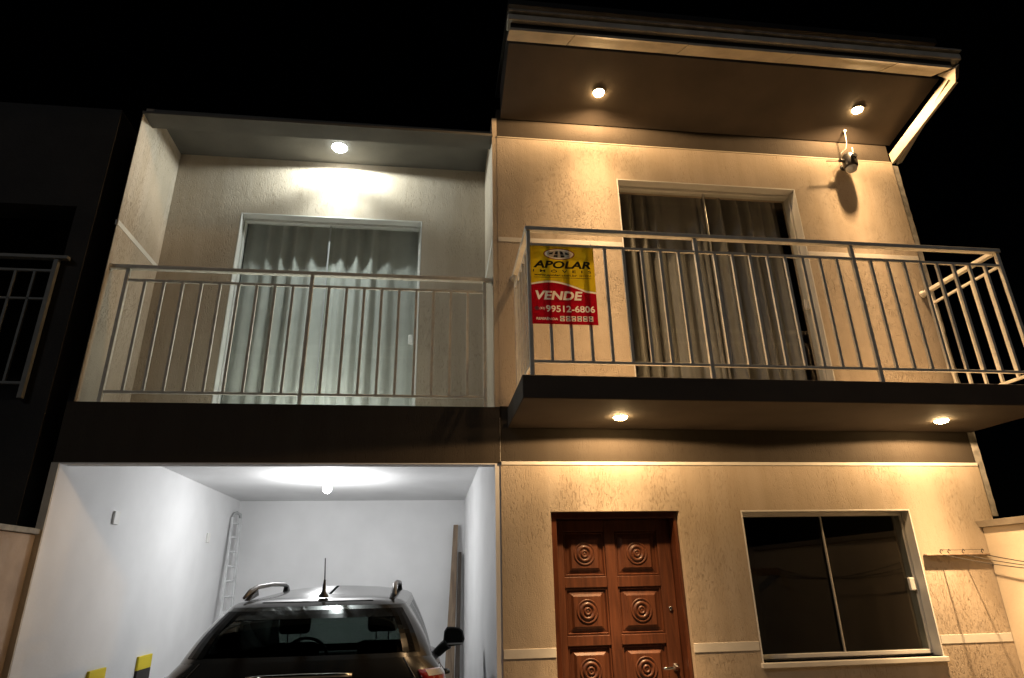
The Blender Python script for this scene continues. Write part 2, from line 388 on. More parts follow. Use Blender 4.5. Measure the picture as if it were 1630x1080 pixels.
# garage
MB().box(-2.762, XL, 0.006, 4.75, 0, 2.86).build('garage_side_wall', 'white', H)
MB().box(-2.765, XL-0.002, -0.006, 0.006, 0.0, 2.484).build('garage_wall_end', 'garage_end', H)
MB().box(0.50, XC-0.001, 0.006, 4.75, 0, 2.86).build('garage_side_wall', 'white', H)
MB().box(XL, 0.50, 4.65, 4.75, 0, 2.95).build('garage_back_wall', 'white', H)
MB().box(XL-0.02, 0.52, 0.11, 4.66, 2.76, 2.85).build('garage_ceiling', 'white', H)
MB().box(XL, 0.50, 0.002, 0.11, 2.478, 2.486).build('lintel_underside', 'white', H)
MB().box(XL, 0.50, 0.11, 0.122, 2.478, 2.76).build('lintel_back', 'white', H)
MB().box(XL, 0.50, -0.02, 4.65, -0.1, 0.012).build('garage_floor', 'ground', H)
# closed rooms behind doors and windows
def room(x0, x1, y0, y1, z0, z1):
    t = 0.05
    b = MB(); b.box(x0-t, x0, y0, y1, z0, z1); b.box(x1, x1+t, y0, y1, z0, z1); b.box(x0-t, x1+t, y1, y1+t, z0, z1)
    b.box(x0-t, x1+t, y0, y1+t, z0-t, z0); b.box(x0-t, x1+t, y0, y1+t, z1, z1+t)
    b.build('room_interior', 'room', H)
room(0.62, 4.40, 0.252, 3.6, 0.02, 2.70)
room(0.62, 4.40, 0.252, 3.6, 2.98, 5.60)
room(-2.62, 0.42, 1.052, 3.6, 2.98, 5.70)

# ------------------------------------------------------------------ eave of the right bay
ES = 0.287
ez = lambda y: 5.90-ES*y
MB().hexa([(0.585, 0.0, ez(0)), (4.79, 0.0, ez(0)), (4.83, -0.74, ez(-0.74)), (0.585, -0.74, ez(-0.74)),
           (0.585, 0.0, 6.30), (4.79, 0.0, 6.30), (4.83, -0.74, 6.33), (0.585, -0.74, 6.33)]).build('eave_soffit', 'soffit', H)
# front flashing boards, leaning in
yi, zi, yo, zo = -0.892, 5.98, -1.082, 5.90
edges = [0.545, 1.075, 2.075, 3.075, 4.05, 4.585]
for k in range(5):
    a, b = edges[k]+0.004, edges[k+1]-0.004
    dz = random.uniform(-0.006, 0.006); dz2 = dz+random.uniform(-0.006, 0.006)
    a2 = a+(0.0 if k == 0 else 0.03); b2 = b+(0.03 if k < 4 else 0.03)
    MB().hexa([(a, yi, zi+dz), (b, yi, zi+dz2), (b2, yo, zo+dz2), (a2, yo, zo+dz),
               (a, yi+0.01, zi+0.03+dz), (b, yi+0.01, zi+0.03+dz2), (b2, yo+0.002, zo+0.03+dz2), (a2, yo+0.002, zo+0.03+dz)]).build('fascia_board', 'fascia', H)
MB().box(0.56, 4.63, yo+0.006, yo+0.03, zo+0.034, zo+0.080).build('fascia_backing', 'black', H)
MB().box(0.53, 4.72, yo-0.03, yo+0.10, zo+0.084, zo+0.150).build('roof_gutter', 'gutter', H, 0.012)
MB().box(0.54, 4.72, yo-0.05, yo+0.12, zo+0.163, zo+0.182).build('roof_edge', 'concrete', H)
MB().box(0.56, 4.70, yo+0.13, 0.2, 6.34, 6.40).build('roof_sheet', 'black', H)
# right verge board
MB().hexa([(4.766, 0.01, 5.79), (4.773, 0.01, 5.675), (4.70, -0.995, 5.825), (4.695, -0.93, 5.94),
           (4.80, 0.01, 5.79), (4.80, 0.01, 5.675), (4.73, -0.995, 5.825), (4.725, -0.93, 5.94)]).build('verge_board', 'fascia', H)
MB().hexa([(4.692, -0.936, 5.934), (4.697, -0.999, 5.822), (4.645, -1.085, 5.895), (4.622, -0.92, 5.965),
           (4.745, -0.936, 5.99), (4.75, -0.999, 5.88), (4.70, -1.085, 5.95), (4.66, -0.92, 6.01)]).build('verge_corner', 'fascia', H)
MB().hexa([(4.835, 0.02, 5.67), (4.90, 0.02, 5.70), (4.76, -1.0, 5.96), (4.66, -1.06, 5.91),
           (4.835, 0.02, 5.70), (4.90, 0.02, 5.74), (4.76, -1.0, 6.0), (4.66, -1.06, 5.94)]).build('verge_flashing', 'gutter', H)

# ------------------------------------------------------------------ sliding doors and window
def quad(x0, x1, y, z0, z1):
    b = MB(); b.bm.faces.new([b.bm.verts.new(p) for p in ((x0, y, z0), (x1, y, z0), (x1, y, z1), (x0, y, z1))]); return b
def slider(name, x0, x1, z0, z1, yf, mull, pane_m, lockx, lockz, depth=0.10, fw_=0.028, sill=False):
    """opening lining + two panes; yf: wall face"""
    b = MB(); t = 0.012
    b.box(x0, x0+t, yf-0.002, yf+0.20, z0, z1); b.box(x1-t, x1, yf-0.002, yf+0.20, z0, z1)
    b.box(x0+t, x1-t, yf-0.002, yf+0.20, z1-t, z1); b.box(x0+t, x1-t, yf+0.12, yf+0.20, z0, z0+t)
    d = b.build(name, 'frame', H, 0.002)
    y = yf+depth
    f = MB(); a, c = x0+t+0.002, x1-t-0.002; top = z1-t-0.002; bot = z0+t+0.002
    f.box(a, c, y-0.01, y+0.05, top-fw_, top); f.box(a, c, y-0.01, y+0.05, bot, bot+fw_)
    f.box(a, a+0.018, y-0.01, y+0.05, bot+fw_, top-fw_); f.box(c-0.018, c, y-0.01, y+0.05, bot+fw_, top-fw_)
    f.build('frame', 'frame', d, 0.002)
    quad(a+0.018, mull+0.02, y+0.026, bot+fw_-0.005, top-fw_+0.005).build('pane', pane_m, d)
    quad(mull-0.02, c-0.018, y+0.008, bot+fw_-0.005, top-fw_+0.005).build('pane', pane_m, d)
    MB().box(mull-0.026, mull-0.012, y-0.001, y+0.014, bot+fw_, top-fw_).build('meeting_rail', 'alu', d, 0.002)
    MB().box(lockx-0.022, lockx+0.022, y-0.030, y+0.002, lockz-0.05, lockz+0.05).build('lock', 'plastic', d, 0.008)
    return d
slider('balcony_door', 1.72, 3.58, 2.955, 5.265, 0.0, 2.66, 'pane', 3.515, 4.02)
slider('balcony_door', -2.013, -0.170, 2.955, 5.20, 0.85, -1.105, 'pane', -0.245, 3.88)
w = slider('window', 2.50, 4.00, 1.00, 2.11, 0.0, 3.265, 'pane_dark', 3.93, 1.525)
MB().box(2.485, 4.015, -0.03, 0.10, 0.965, 1.000).build('window_sill', 'trim', w, 0.004)

# ------------------------------------------------------------------ front door
fd = MB().box(0.985, 1.945, 0.195, 0.235, 0.02, 2.06).build('front_door', 'doorframe', H)
f = MB(); f.box(0.937, 0.985, 0.05, 0.245, 0.0, 2.108); f.box(1.945, 1.974, 0.05, 0.245, 0.0, 2.108); f.box(0.985, 1.945, 0.05, 0.245, 2.062, 2.108)
f.build('door_frame', 'doorframe', fd, 0.004)
# stiles and rails of the leaf
st = [(0.987, 1.055), (1.395, 1.478), (1.832, 1.943)]
rl = [(0.022, 0.075), (0.322, 0.392), (0.730, 0.802), (1.138, 1.210), (1.549, 1.630), (1.970, 2.058)]
for a, b in st: MB().box(a, b, 0.171, 0.197, 0.022, 2.058).build('stile', 'door', fd, 0.004)
for a, b in rl:
    for c, d in ((1.0555, 1.3945), (1.4785, 1.8315)): MB().box(c, d, 0.173, 0.197, a, b).build('rail', 'door', fd, 0.004)
def panel_mesh(w, h):
    b = MB(); w2, h2 = w/2, h/2
    lv = [(0.0, 0.0), (0.012, -0.004), (0.018, 0.012), (0.045, 0.004), (0.062, -0.012)]   # inset, depth towards viewer negative
    rows = []
    for ins, dp in lv:
        rows.append([(-w2+ins, dp, -h2+ins), (w2-ins, dp, -h2+ins), (w2-ins, dp, h2-ins), (-w2+ins, dp, h2-ins)])
    vs = b.grid(rows, True); b.bm.faces.new(vs[-1])
    return mesh_of(b, 'door')
def rosette_mesh():
    b = MB()
    prof = [(0.088, 0.0), (0.086, -0.008), (0.080, -0.010), (0.072, -0.003), (0.066, -0.002), (0.060, -0.012), (0.052, -0.016), (0.043, -0.012), (0.037, -0.003),
            (0.032, -0.003), (0.028, -0.014), (0.022, -0.018), (0.016, -0.014), (0.012, -0.008), (0.008, -0.012), (0.002, -0.013)]
    b.lathe(prof, (0, 0, 0), 'Y', 36)
    return mesh_of(b, 'door', True)
rm = rosette_mesh()
for c, d in ((1.0555, 1.3945), (1.4785, 1.8315)):
    for k in range(5):
        z0, z1 = rl[k][1], rl[k+1][0]
        shared('panel', panel_mesh(d-c-0.002, z1-z0-0.002), ((c+d)/2, 0.185, (z0+z1)/2), fd)
        shared('rosette', rm, ((c+d)/2, 0.175, (z0+z1)/2), fd)
b = MB(); b.lathe([(0.026, 0), (0.026, -0.008), (0.012, -0.012), (0.010, -0.05)], (1.885, 0.171, 0.975), 'Y', 20)
b.tube([(1.885, 0.121, 0.975), (1.84, 0.119, 0.975), (1.79, 0.123, 0.972), (1.765, 0.129, 0.970)], [0.010, 0.011, 0.010, 0.008], 10)
b.build('door_handle', 'chrome', fd, 0, True)
MB().lathe([(0.017, 0), (0.017, -0.008), (0.010, -0.012), (0.008, -0.012)], (1.89, 0.171, 1.385), 'Y', 20).build('lock_cylinder', 'chrome', fd, 0, True)

# ------------------------------------------------------------------ railings
def pc(name, m, a, b, w, h, parent): return MB().bar(a, b, w, h).build(name, m, parent, 0.003)
def baluster_mesh(z0, z1): return mesh_of(MB().box(-0.0105, 0.0105, -0.0105, 0.0105, z0, z1), 'rail')
# loggia railing
y = 0.06; x0, x1 = -2.565, 0.425
lr = pc('loggia_railing', 'rail', (XL, y, 4.13), (0.50, y, 4.13), 0.05, 0.034, H)
pc('rail', 'rail', (x0, y, 4.012), (x1, y, 4.012), 0.02, 0.022, lr); pc('rail', 'rail', (x0, y, 3.045), (x1, y, 3.045), 0.02, 0.022, lr)
for k in (0, 10, 20):
    x = x0+(x1-x0)*k/20; pc('post', 'rail', (x, y, 2.95), (x, y, 4.114), 0.030, 0.030, lr)
bm_ = baluster_mesh(3.056, 4.001)
for k in range(1, 20):
    if k != 10: shared('baluster', bm_, (x0+(x1-x0)*k/20, y, 0), lr)
for x, s in ((XL, 1), (0.50, -1)):
    MB().lathe([(0.034, 0), (0.034, s*0.008), (0.022, s*0.02), (0.02, s*0.05)], (x, y, 4.13), 'X', 16).build('wall_bracket', 'rail', lr, 0, True)
# balcony railing
y = -0.85; x0, x1 = 0.684, 4.685
br = pc('balcony_railing', 'rail', (x0-0.025, y, 4.13), (x1+0.025, y, 4.13), 0.05, 0.034, H)
pc('rail', 'rail', (x0, y, 3.995), (x1, y, 3.995), 0.02, 0.022, br); pc('rail', 'rail', (x0, y, 3.055), (x1, y, 3.055), 0.02, 0.022, br)
for k in (0, 9, 18, 27):
    x = x0+(x1-x0)*k/27; pc('post', 'rail', (x, y, 2.95), (x, y, 4.114), 0.030, 0.030, br)
bm_ = baluster_mesh(3.066, 3.984)
for k in range(1, 27):
    if k % 9: shared('baluster', bm_, (x0+(x1-x0)*k/27, y, 0), br)
for x in (x0, x1):
    pc('handrail', 'rail', (x, y+0.026, 4.13), (x, -0.012, 4.13), 0.045, 0.034, br)
    pc('rail', 'rail', (x, y+0.014, 3.995), (x, -0.10, 3.995), 0.02, 0.022, br); pc('rail', 'rail', (x, y+0.014, 3.055), (x, -0.10, 3.055), 0.02, 0.022, br)
    pc('post', 'rail', (x, -0.10, 2.95), (x, -0.10, 4.116), 0.024, 0.024, br)
    for k in range(1, 5): shared('baluster', bm_, (x, y+0.75*k/5, 0), br)
    MB().lathe([(0.036, -0.002), (0.036, -0.010), (0.026, -0.02), (0.026, -0.06)], (x, 0, 4.13), 'Y', 16).build('wall_bracket', 'rail', br, 0, True)

# ------------------------------------------------------------------ curtains
def curtain(name, x0, x1, z0, z1, y, amp, pitch, m, label, seed, group=None):
    rd = random.Random(seed); nx = int((x1-x0)/0.008); rows = []
    ph = [rd.uniform(0, 6.28) for _ in range(6)]
    zs = [z0+(z1-z0)*k/14 for k in range(15)]
    for z in zs:
        t = (z1-z)/(z1-z0); row = []
        for i in range(nx+1):
            u = x0+(x1-x0)*i/nx
            w = 2*math.pi*u/pitch + 1.8*math.sin(u*3.1+ph[0]) + 1.1*math.sin(u*7.3+ph[1]) + 0.35*t*math.sin(u*5+ph[4])
            a = amp*(0.60+0.40*math.sin(u*6.3+ph[2]))*(0.75+0.35*t)
            yy = y+a*(math.sin(w)+0.25*math.sin(2*w+ph[3]))+0.012*t*math.sin(u*9+ph[5])
            row.append((u+0.010*t*math.cos(w), yy, z))
        rows.append(row)
    b = MB(); b.grid(rows); o = b.build(name, m, None, 0, True)
    return tag(o, label, 'curtain', group)
curtain('curtain', -1.985, -1.04, 2.99, 5.32, 1.055, 0.036, 0.155, 'curtain', 'pale curtain behind left half of white-lit balcony door', 1)
curtain('curtain', -1.16, -0.195, 2.99, 5.32, 1.045, 0.036, 0.165, 'curtain', 'pale curtain behind right half of white-lit balcony door', 2)
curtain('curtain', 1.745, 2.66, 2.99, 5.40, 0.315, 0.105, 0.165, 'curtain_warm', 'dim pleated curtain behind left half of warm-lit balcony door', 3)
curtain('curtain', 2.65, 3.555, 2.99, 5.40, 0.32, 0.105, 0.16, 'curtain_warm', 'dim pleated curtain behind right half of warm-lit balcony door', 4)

# ------------------------------------------------------------------ lamps
def downlight(loc, label, col, power, lens_m, normal=(0, 0, -1), r=0.05, group=None, spread=SPREAD_WARM):
    q = Vector((0, 0, -1)).rotation_difference(Vector(normal)).to_matrix().to_4x4()
    T = Matrix.Translation(loc) @ q
    root = empty('downlight', loc, label, 'lamp', group)
    def lath(name, prof, m):
        b = MB(); b.lathe(prof, (0, 0, 0), 'Z', 28); bmesh.ops.transform(b.bm, matrix=T, verts=b.bm.verts)
        return b.build(name, m, root, 0, True)
    lath('trim_ring', [(r+0.010, 0.0), (r+0.010, -0.003), (r+0.004, -0.005), (r+0.001, -0.004), (r+0.001, 0.0)], 'plastic')
    lath('lens', [(r, -0.001), (r*0.98, -0.009), (r*0.88, -0.017), (r*0.65, -0.022), (r*0.35, -0.025), (0.004, -0.026)], lens_m)
    L = bpy.data.lights.new('lamp_light', 'SPOT'); L.energy = power; L.color = col
    L.spot_size = R(179); L.spot_blend = 0.0; L.shadow_soft_size = 0.022; L.use_nodes = True
    nt = L.node_tree; em = nt.nodes['Emission']; ge = nt.nodes.new('ShaderNodeNewGeometry'); sx = nt.nodes.new('ShaderNodeSeparateXYZ')
    ab = nt.nodes.new('ShaderNodeMath'); ab.operation = 'ABSOLUTE'; fc = nt.nodes.new('ShaderNodeFloatCurve')
    nt.links.new(ge.outputs['Incoming'], sx.inputs[0]); nt.links.new(sx.outputs['Z'], ab.inputs[0]); nt.links.new(ab.outputs[0], fc.inputs['Value'])
    cu = fc.mapping.curves[0]; top = max(v for _, v in spread)
    pts = sorted((math.cos(R(a)), v/top) for a, v in spread)
    cu.points[0].location = (0.0, 0.0); cu.points[1].location = pts[-1]
    for p in pts[:-1]: cu.points.new(*p)
    fc.mapping.update()
    ml = nt.nodes.new('ShaderNodeMath'); ml.operation = 'MULTIPLY'; ml.inputs[1].default_value = top
    nt.links.new(fc.outputs[0], ml.inputs[0]); nt.links.new(ml.outputs[0], em.inputs['Strength'])
    o = bpy.data.objects.new('lamp_light', L); COL.objects.link(o); o.parent = root; o.location = (0, 0, -0.058)
    return root
ng = Vector((0, -ES, -1)).normalized()
GE = 'warm lamps under the eave and balcony'
downlight((1.506, -0.345, ez(-0.345)), 'warm round lamp in the eave above the sign', WARM, P_EAVE, 'warm_lens', (0, 0, -1), group=GE)
downlight((4.19, -0.37, ez(-0.37)), 'warm round lamp in the eave above the security camera', WARM, P_EAVE, 'warm_lens', (0, 0, -1), group=GE)
downlight((1.428, -0.42, 2.771), 'warm round lamp under the balcony above the wooden door', WARM, P_BALC, 'warm_lens', group=GE, spread=SPREAD_PORCH)
downlight((4.133, -0.43, 2.771), 'warm round lamp under the balcony at its right end', WARM, P_BALC, 'warm_lens', group=GE, spread=SPREAD_PORCH)
downlight((-1.045, 0.575, 5.875), 'white round lamp in the ceiling of the recessed left balcony', WHITE, P_LOGG, 'white_lens', r=0.075, spread=SPREAD_WHITE)
# garage bulb
gb = empty('ceiling_bulb', (-1.167, 2.45, 2.76), 'bare white bulb in a holder on the garage ceiling', 'lamp')
MB().lathe([(0.080, 0.0), (0.078, -0.010), (0.060, -0.034), (0.036, -0.042), (0.026, -0.060), (0.024, -0.060)], (-1.167, 2.45, 2.76), 'Z', 28).build('bulb_holder', 'greyplastic', gb, 0, True)
MB().lathe([(0.018, -0.060), (0.026, -0.075), (0.048, -0.105), (0.052, -0.130), (0.042, -0.162), (0.018, -0.178), (0.002, -0.180)], (-1.167, 2.45, 2.76), 'Z', 28).build('bulb', 'bulb', gb, 0, True)
L = bpy.data.lights.new('lamp_light', 'POINT'); L.energy = P_GAR; L.color = COOL; L.shadow_soft_size = 0.04
o = bpy.data.objects.new('lamp_light', L); COL.objects.link(o); o.location = (0, 0, -0.33); o.parent = gb

# ------------------------------------------------------------------ for-sale sign on the balcony railing
sg = empty('sale_sign', (0.935, -0.872, 3.33), 'yellow and red for-sale sign tied to the balcony railing', 'sign')
SX0, SX1, SZ0, SZ1 = 0.692, 1.180, 3.335, 3.978
SW, SH = SX1-SX0, SZ1-SZ0
SY = -0.872
def text_mesh(body, bold=0.0, shear=0.0, space=1.0):
    c = bpy.data.curves.new('t', 'FONT'); c.body = body; c.size = 1.0; c.offset = bold; c.shear = shear; c.space_character = space
    c.resolution_u = 3
    o = bpy.data.objects.new('t', c); COL.objects.link(o)
    dg = bpy.context.evaluated_depsgraph_get(); me = bpy.data.meshes.new_from_object(o.evaluated_get(dg))
    bpy.data.objects.remove(o); return me
def place_text(body, u0, u1, v0, v1, **kw):
    """fit into the box given in sign coordinates (metres from the sign's lower left corner); returns a 2D mesh"""
    me = text_mesh(body, **kw)
    xs = [v.co.x for v in me.vertices]; ys = [v.co.y for v in me.vertices]
    ax, bx, ay, by = min(xs), max(xs), min(ys), max(ys)
    for v in me.vertices:
        v.co = ((v.co.x-ax)/(bx-ax)*(u1-u0)+u0, (v.co.y-ay)/(by-ay)*(v1-v0)+v0, 0)
    return me
def outlines(me):
    bm = bmesh.new(); bm.from_mesh(me); bmesh.ops.remove_doubles(bm, verts=bm.verts, dist=1e-7)
    es = {e for e in bm.edges if len(e.link_faces) == 1}; loops = []
    while es:
        e = es.pop(); a, b = e.verts; loop = [a, b]
        while True:
            nx = next((k for k in loop[-1].link_edges if k in es), None)
            if nx is None: break
            es.discard(nx); loop.append(nx.other_vert(loop[-1]))
        if loop[0] is loop[-1]: loop.pop()
        if len(loop) > 2: loops.append([(v.co.x, v.co.y) for v in loop])
    bm.free(); return loops
def flat_fill(loops):
    c = bpy.data.curves.new('f', 'CURVE'); c.dimensions = '2D'; c.fill_mode = 'BOTH'
    for lp in loops:
        s = c.splines.new('POLY'); s.points.add(len(lp)-1); s.use_cyclic_u = True
        for p, (x, y) in zip(s.points, lp): p.co = (x, y, 0, 1)
    o = bpy.data.objects.new('f', c); COL.objects.link(o)
    dg = bpy.context.evaluated_depsgraph_get(); me = bpy.data.meshes.new_from_object(o.evaluated_get(dg))
    bpy.data.objects.remove(o); return me
def sheet(name, me, m, lift=0.0):
    for v in me.vertices: v.co = (SX0+v.co.x, SY-lift+0.004*math.sin(v.co.x*9), SZ0+v.co.y)
    me.materials.clear(); me.materials.append(M[m])
    o = bpy.data.objects.new(name, me); COL.objects.link(o); o.parent = sg; o.matrix_parent_inverse = Matrix.Translation(wloc(sg)).inverted(); return o
def arc(u, lift=0.0): # top edge of the red field
    t = u/SW; return 0.295+lift + 0.045*math.sin(math.pi*min(1, t*1.05+0.12)) - 0.065*max(0, t-0.30)**1.1
def ell(cx, cy, a, b, n=40): return [(cx+a*math.cos(2*math.pi*k/n), cy+b*math.sin(2*math.pi*k/n)) for k in range(n)]
NA = 24
us = [SW*k/NA for k in range(NA+1)]
vende = place_text('VENDE', 0.030, 0.385, 0.195, 0.268, bold=0.035, shear=0.18)
phone = place_text('99512-6806', 0.105, 0.470, 0.098, 0.152, bold=0.022)
code = place_text('(41)', 0.058, 0.098, 0.112, 0.136, bold=0.01, shear=0.15)
refer = place_text('REFERÊNCIA', 0.030, 0.190, 0.034, 0.058, bold=0.02, shear=0.12)
holes = []
for me in (vende, phone, code, refer): holes += outlines(me)
digit_boxes = [(0.207+k*0.0425, v0, v1) for k in range(6) for v0, v1 in ((0.050, 0.068), (0.028, 0.046))]
holes += [[(u, v0), (u+0.032, v0), (u+0.032, v1), (u, v1)] for u, v0, v1 in digit_boxes]
red = [(0, 0), (SW, 0)]+[(u, arc(u)) for u in reversed(us)]
sheet('red_field', flat_fill([red]+holes), 'sign_red')
band = [(u, arc(u)) for u in us]+[(u, arc(u, 0.014)) for u in reversed(us)]
sheet('white_band', flat_fill([band]), 'sign_white')
yel = [(u, arc(u, 0.014)) for u in us]+[(SW, SH), (0, SH)]
ex, ey = 0.222, 0.578
sheet('yellow_field', flat_fill([yel, ell(ex, ey, 0.120, 0.048)]), 'sign_yellow')
for nm, me in (('lettering', vende), ('lettering', phone), ('lettering', code), ('lettering', refer)): sheet(nm, me, 'sign_white')
sheet('lettering', place_text('APOLAR', 0.020, 0.462, 0.455, 0.520, bold=0.035, shear=0.20), 'sign_black', 0.0015)
sheet('lettering', place_text('IMÓVEIS', 0.018, 0.462, 0.420, 0.448, bold=0.02, space=2.2), 'sign_black', 0.0015)
sheet('lettering', place_text('www.apolar.com.br', 0.026, 0.352, 0.384, 0.408, bold=0.025, shear=0.12), 'sign_black', 0.0015)
sheet('lettering', place_text('SECOVI', 0.368, 0.458, 0.390, 0.406, bold=0.01, shear=0.12), 'sign_black', 0.0015)
sheet('underline', flat_fill([[(0.026, 0.374), (0.458, 0.374), (0.458, 0.378), (0.026, 0.378)]]), 'sign_black', 0.0015)
# emblem: oval ring with a globe of meridian blades
ex, ey = 0.222, 0.578
sheet('emblem', flat_fill([ell(ex, ey, 0.120, 0.048), ell(ex, ey, 0.1105, 0.042)]), 'sign_maroon')
sheet('emblem', flat_fill([ell(ex, ey, 0.1105, 0.042), ell(ex, ey, 0.092, 0.033)]), 'sign_white')
sheet('emblem', flat_fill([ell(ex, ey, 0.092, 0.033)]), 'sign_grey')
for s in (-1, 1):
    sheet('emblem', flat_fill([[(ex+s*0.006, ey+0.026), (ex+s*0.026, ey+0.022), (ex+s*0.036, ey-0.004), (ex+s*0.010, ey-0.004)]]), 'sign_black', 0.0018)
    sheet('emblem', flat_fill([[(ex+s*0.010, ey-0.009), (ex+s*0.038, ey-0.009), (ex+s*0.044, ey-0.026), (ex+s*0.012, ey-0.029)]]), 'sign_black', 0.0018)
    sheet('emblem', flat_fill([[(ex+s*0.044, ey+0.018), (ex+s*0.074, ey+0.006), (ex+s*0.078, ey-0.004), (ex+s*0.050, ey-0.004)]]), 'sign_black', 0.0018)
# empty digit outlines in the reference box
for k in range(6):
    u = 0.207+k*0.0425
    for v0, v1 in ((0.050, 0.068), (0.028, 0.046)):
        o_ = [(u, v0), (u+0.032, v0), (u+0.032, v1), (u, v1)]; i_ = [(u+0.007, v0+0.005), (u+0.025, v0+0.005), (u+0.025, v1-0.005), (u+0.007, v1-0.005)]
        sheet('digit', flat_fill([o_, i_]), 'sign_white')
        sheet('digit', flat_fill([i_]), 'sign_black')
sheet('emblem', flat_fill([ell(0.038, 0.124, 0.018, 0.015)]), 'sign_grey', 0.0015)
b = MB()
for x in (SX0+0.015, SX1-0.015):
    b.tube([(x, SY-0.004, SZ1-0.012), (x, SY-0.006, 4.006), (x, -0.85, 4.010), (x, -0.835, 3.99), (x, SY+0.006, SZ1-0.012)], 0.002, 6)
b.build('cable_tie', 'plastic', sg)

# ------------------------------------------------------------------ security camera under the eave
cx, cy, cz = 4.165, -0.13, 5.545
sc_ = empty('security_camera', (cx, 0.0, cz), 'small dark camera with stick antennas mounted high on the right wall', 'camera')
b = MB(); b.tube([(cx+0.01, 0.0, cz+0.02), (cx+0.01, cy+0.05, cz+0.03)], 0.016, 12); b.lathe([(0.034, 0.0), (0.034, -0.012), (0.018, -0.02)], (cx+0.01, 0, cz+0.02), 'Y', 18)
b.build('wall_mount', 'devicemetal', sc_, 0, True)
b = MB(); b.lathe([(0.020, 0.100), (0.052, 0.090), (0.068, 0.060), (0.071, 0.0), (0.069, -0.05), (0.060, -0.07)], (cx, cy, cz), 'Z', 26); b.build('casing', 'devicemetal', sc_, 0, True)
b = MB(); b.lathe([(0.056, -0.070), (0.054, -0.088), (0.042, -0.108), (0.022, -0.121), (0.002, -0.124)], (cx, cy, cz), 'Z', 26); b.build('lens_dome', 'greyplastic', sc_, 0, True)
b = MB(); b.lathe([(0.030, -0.062), (0.030, -0.080), (0.018, -0.084)], (cx, cy-0.005, cz+0.02), 'Y', 20); b.build('lens', 'gloss_black', sc_, 0, True)
b = MB(); b.lathe([(0.018, 0), (0.018, 0.05)], (cx-0.115, cy, cz+0.01), 'X', 14); b.build('antenna_hinge', 'devicemetal', sc_, 0, True)
MB().tube([(cx-0.09, cy, cz+0.005), (cx-0.265, cy-0.005, cz-0.012)], [0.006, 0.005], 8).build('antenna', 'devicemetal', sc_, 0, True)
MB().tube([(cx+0.055, cy, cz+0.03), (cx+0.062, cy-0.005, cz+0.18)], [0.006, 0.005], 8).build('antenna', 'plastic', sc_, 0, True)
MB().tube([(cx-0.075, cy+0.02, cz+0.06), (cx-0.065, cy+0.01, cz+0.11), (cx-0.005, cy, cz+0.17), (cx+0.02, cy, cz+0.25), (cx+0.03, cy, ez(cy)+0.01)], 0.004, 8).build('cable', 'greyplastic', sc_, 0, True)
MB().lathe([(0.020, 0.0), (0.018, -0.006), (0.006, -0.008)], (cx+0.03, cy, ez(cy)-0.001), 'Z', 16).build('cable_grommet', 'plastic', sc_, 0, True)

# ------------------------------------------------------------------ clothes line on the right
cl = empty('clothes_line', (4.3, -0.03, 1.69), 'wall bar with dark wires strung beside the window, at the right wall', 'clothes line')
MB().box(4.022, 4.600, -0.046, -0.001, 1.733, 1.750).build('wall_bar', 'plank', cl, 0.006)
wx = [4.17, 4.37, 4.565]
for x in (4.17, 4.24, 4.37, 4.545):
    MB().tube([(x, -0.03, 1.75), (x-0.012, -0.032, 1.765), (x, -0.034, 1.785), (x+0.012, -0.033, 1.772)], 0.004, 6).build('hook', 'wire', cl)
MB().tube([(4.17, -0.03, 1.782), (4.3, -0.03, 1.778), (4.545, -0.03, 1.780)], 0.002, 6).build('wire', 'wire', cl)
for x, z in zip(wx, (1.742, 1.738, 1.735)):
    pts = []
    for k in range(25):
        t = k/24; pts.append((x, -0.046-3.1*t, z-0.16*4*t*(1-t)-0.02*t))
    MB().tube(pts, 0.004, 6).build('wire', 'wire', cl)
MB().box(4.10, 4.626, -3.21, -3.156, 1.62, 1.71).build('wall_bar', 'plank', cl, 0.006)

# ------------------------------------------------------------------ boundary walls
bw = empty('boundary_wall', (4.7, -3, 0), 'cream boundary wall with stone coping on the right of the forecourt', 'wall')
MB().box(4.632, 4.80, -7.4, -0.004, 0, 1.955).build('wall', 'creamwall', bw)
MB().hexa([(4.60, -7.42, 1.957), (4.84, -7.42, 1.957), (4.84, -0.003, 1.957), (4.60, -0.003, 1.957), (4.58, -7.42, 2.005), (4.84, -7.42, 2.03), (4.84, -0.003, 2.03), (4.58, -0.003, 2.005)]).build('coping', 'cap', bw)
bw = empty('boundary_wall', (-2.85, -3, 0), 'bare pinkish boundary wall with grey coping on the left beside the garage', 'wall')
MB().box(-2.94, -2.752, -7.4, -0.008, 0, 1.975).build('wall', 'pinkwall', bw)
MB().box(-2.98, -2.725, -7.42, -0.008, 1.977, 2.015).build('coping', 'concrete', bw, 0.006)

# ------------------------------------------------------------------ things in the garage
def wall_plate(y, z, label):
    o = MB().box(XL, XL+0.020, y-0.050, y+0.050, z-0.055, z+0.055).build('wall_plate', 'plastic', None, 0.004)
    tag(o, label, 'wall plate', 'blank plates on the garage wall')
wall_plate(1.01, 2.185, 'square plate on the left garage wall near the opening')
wall_plate(3.47, 2.18, 'small plate on the left garage wall towards the ladder')
def guard(y0, y1, zt, label):
    r_ = empty('wall_guard', (XL, (y0+y1)/2, 0), label, 'bumper guard', 'foam guards on the garage wall')
    z = zt; k = 0
    while z > 0.3:
        MB().box(XL+0.001, XL+0.024, y0, y1, z-0.118, z).build('foam_block', 'yellow' if k % 2 == 0 else 'foamblack', r_, 0.003); z -= 0.12; k += 1
guard(1.06, 1.345, 0.995, 'yellow and black foam guard on garage wall, nearer the opening')
guard(1.99, 2.30, 1.012, 'yellow and black foam guard on garage wall, beside the car')
ld = empty('ladder', (-2.55, 4.1, 0), 'grey aluminium ladder leaning in the back left garage corner', 'ladder')
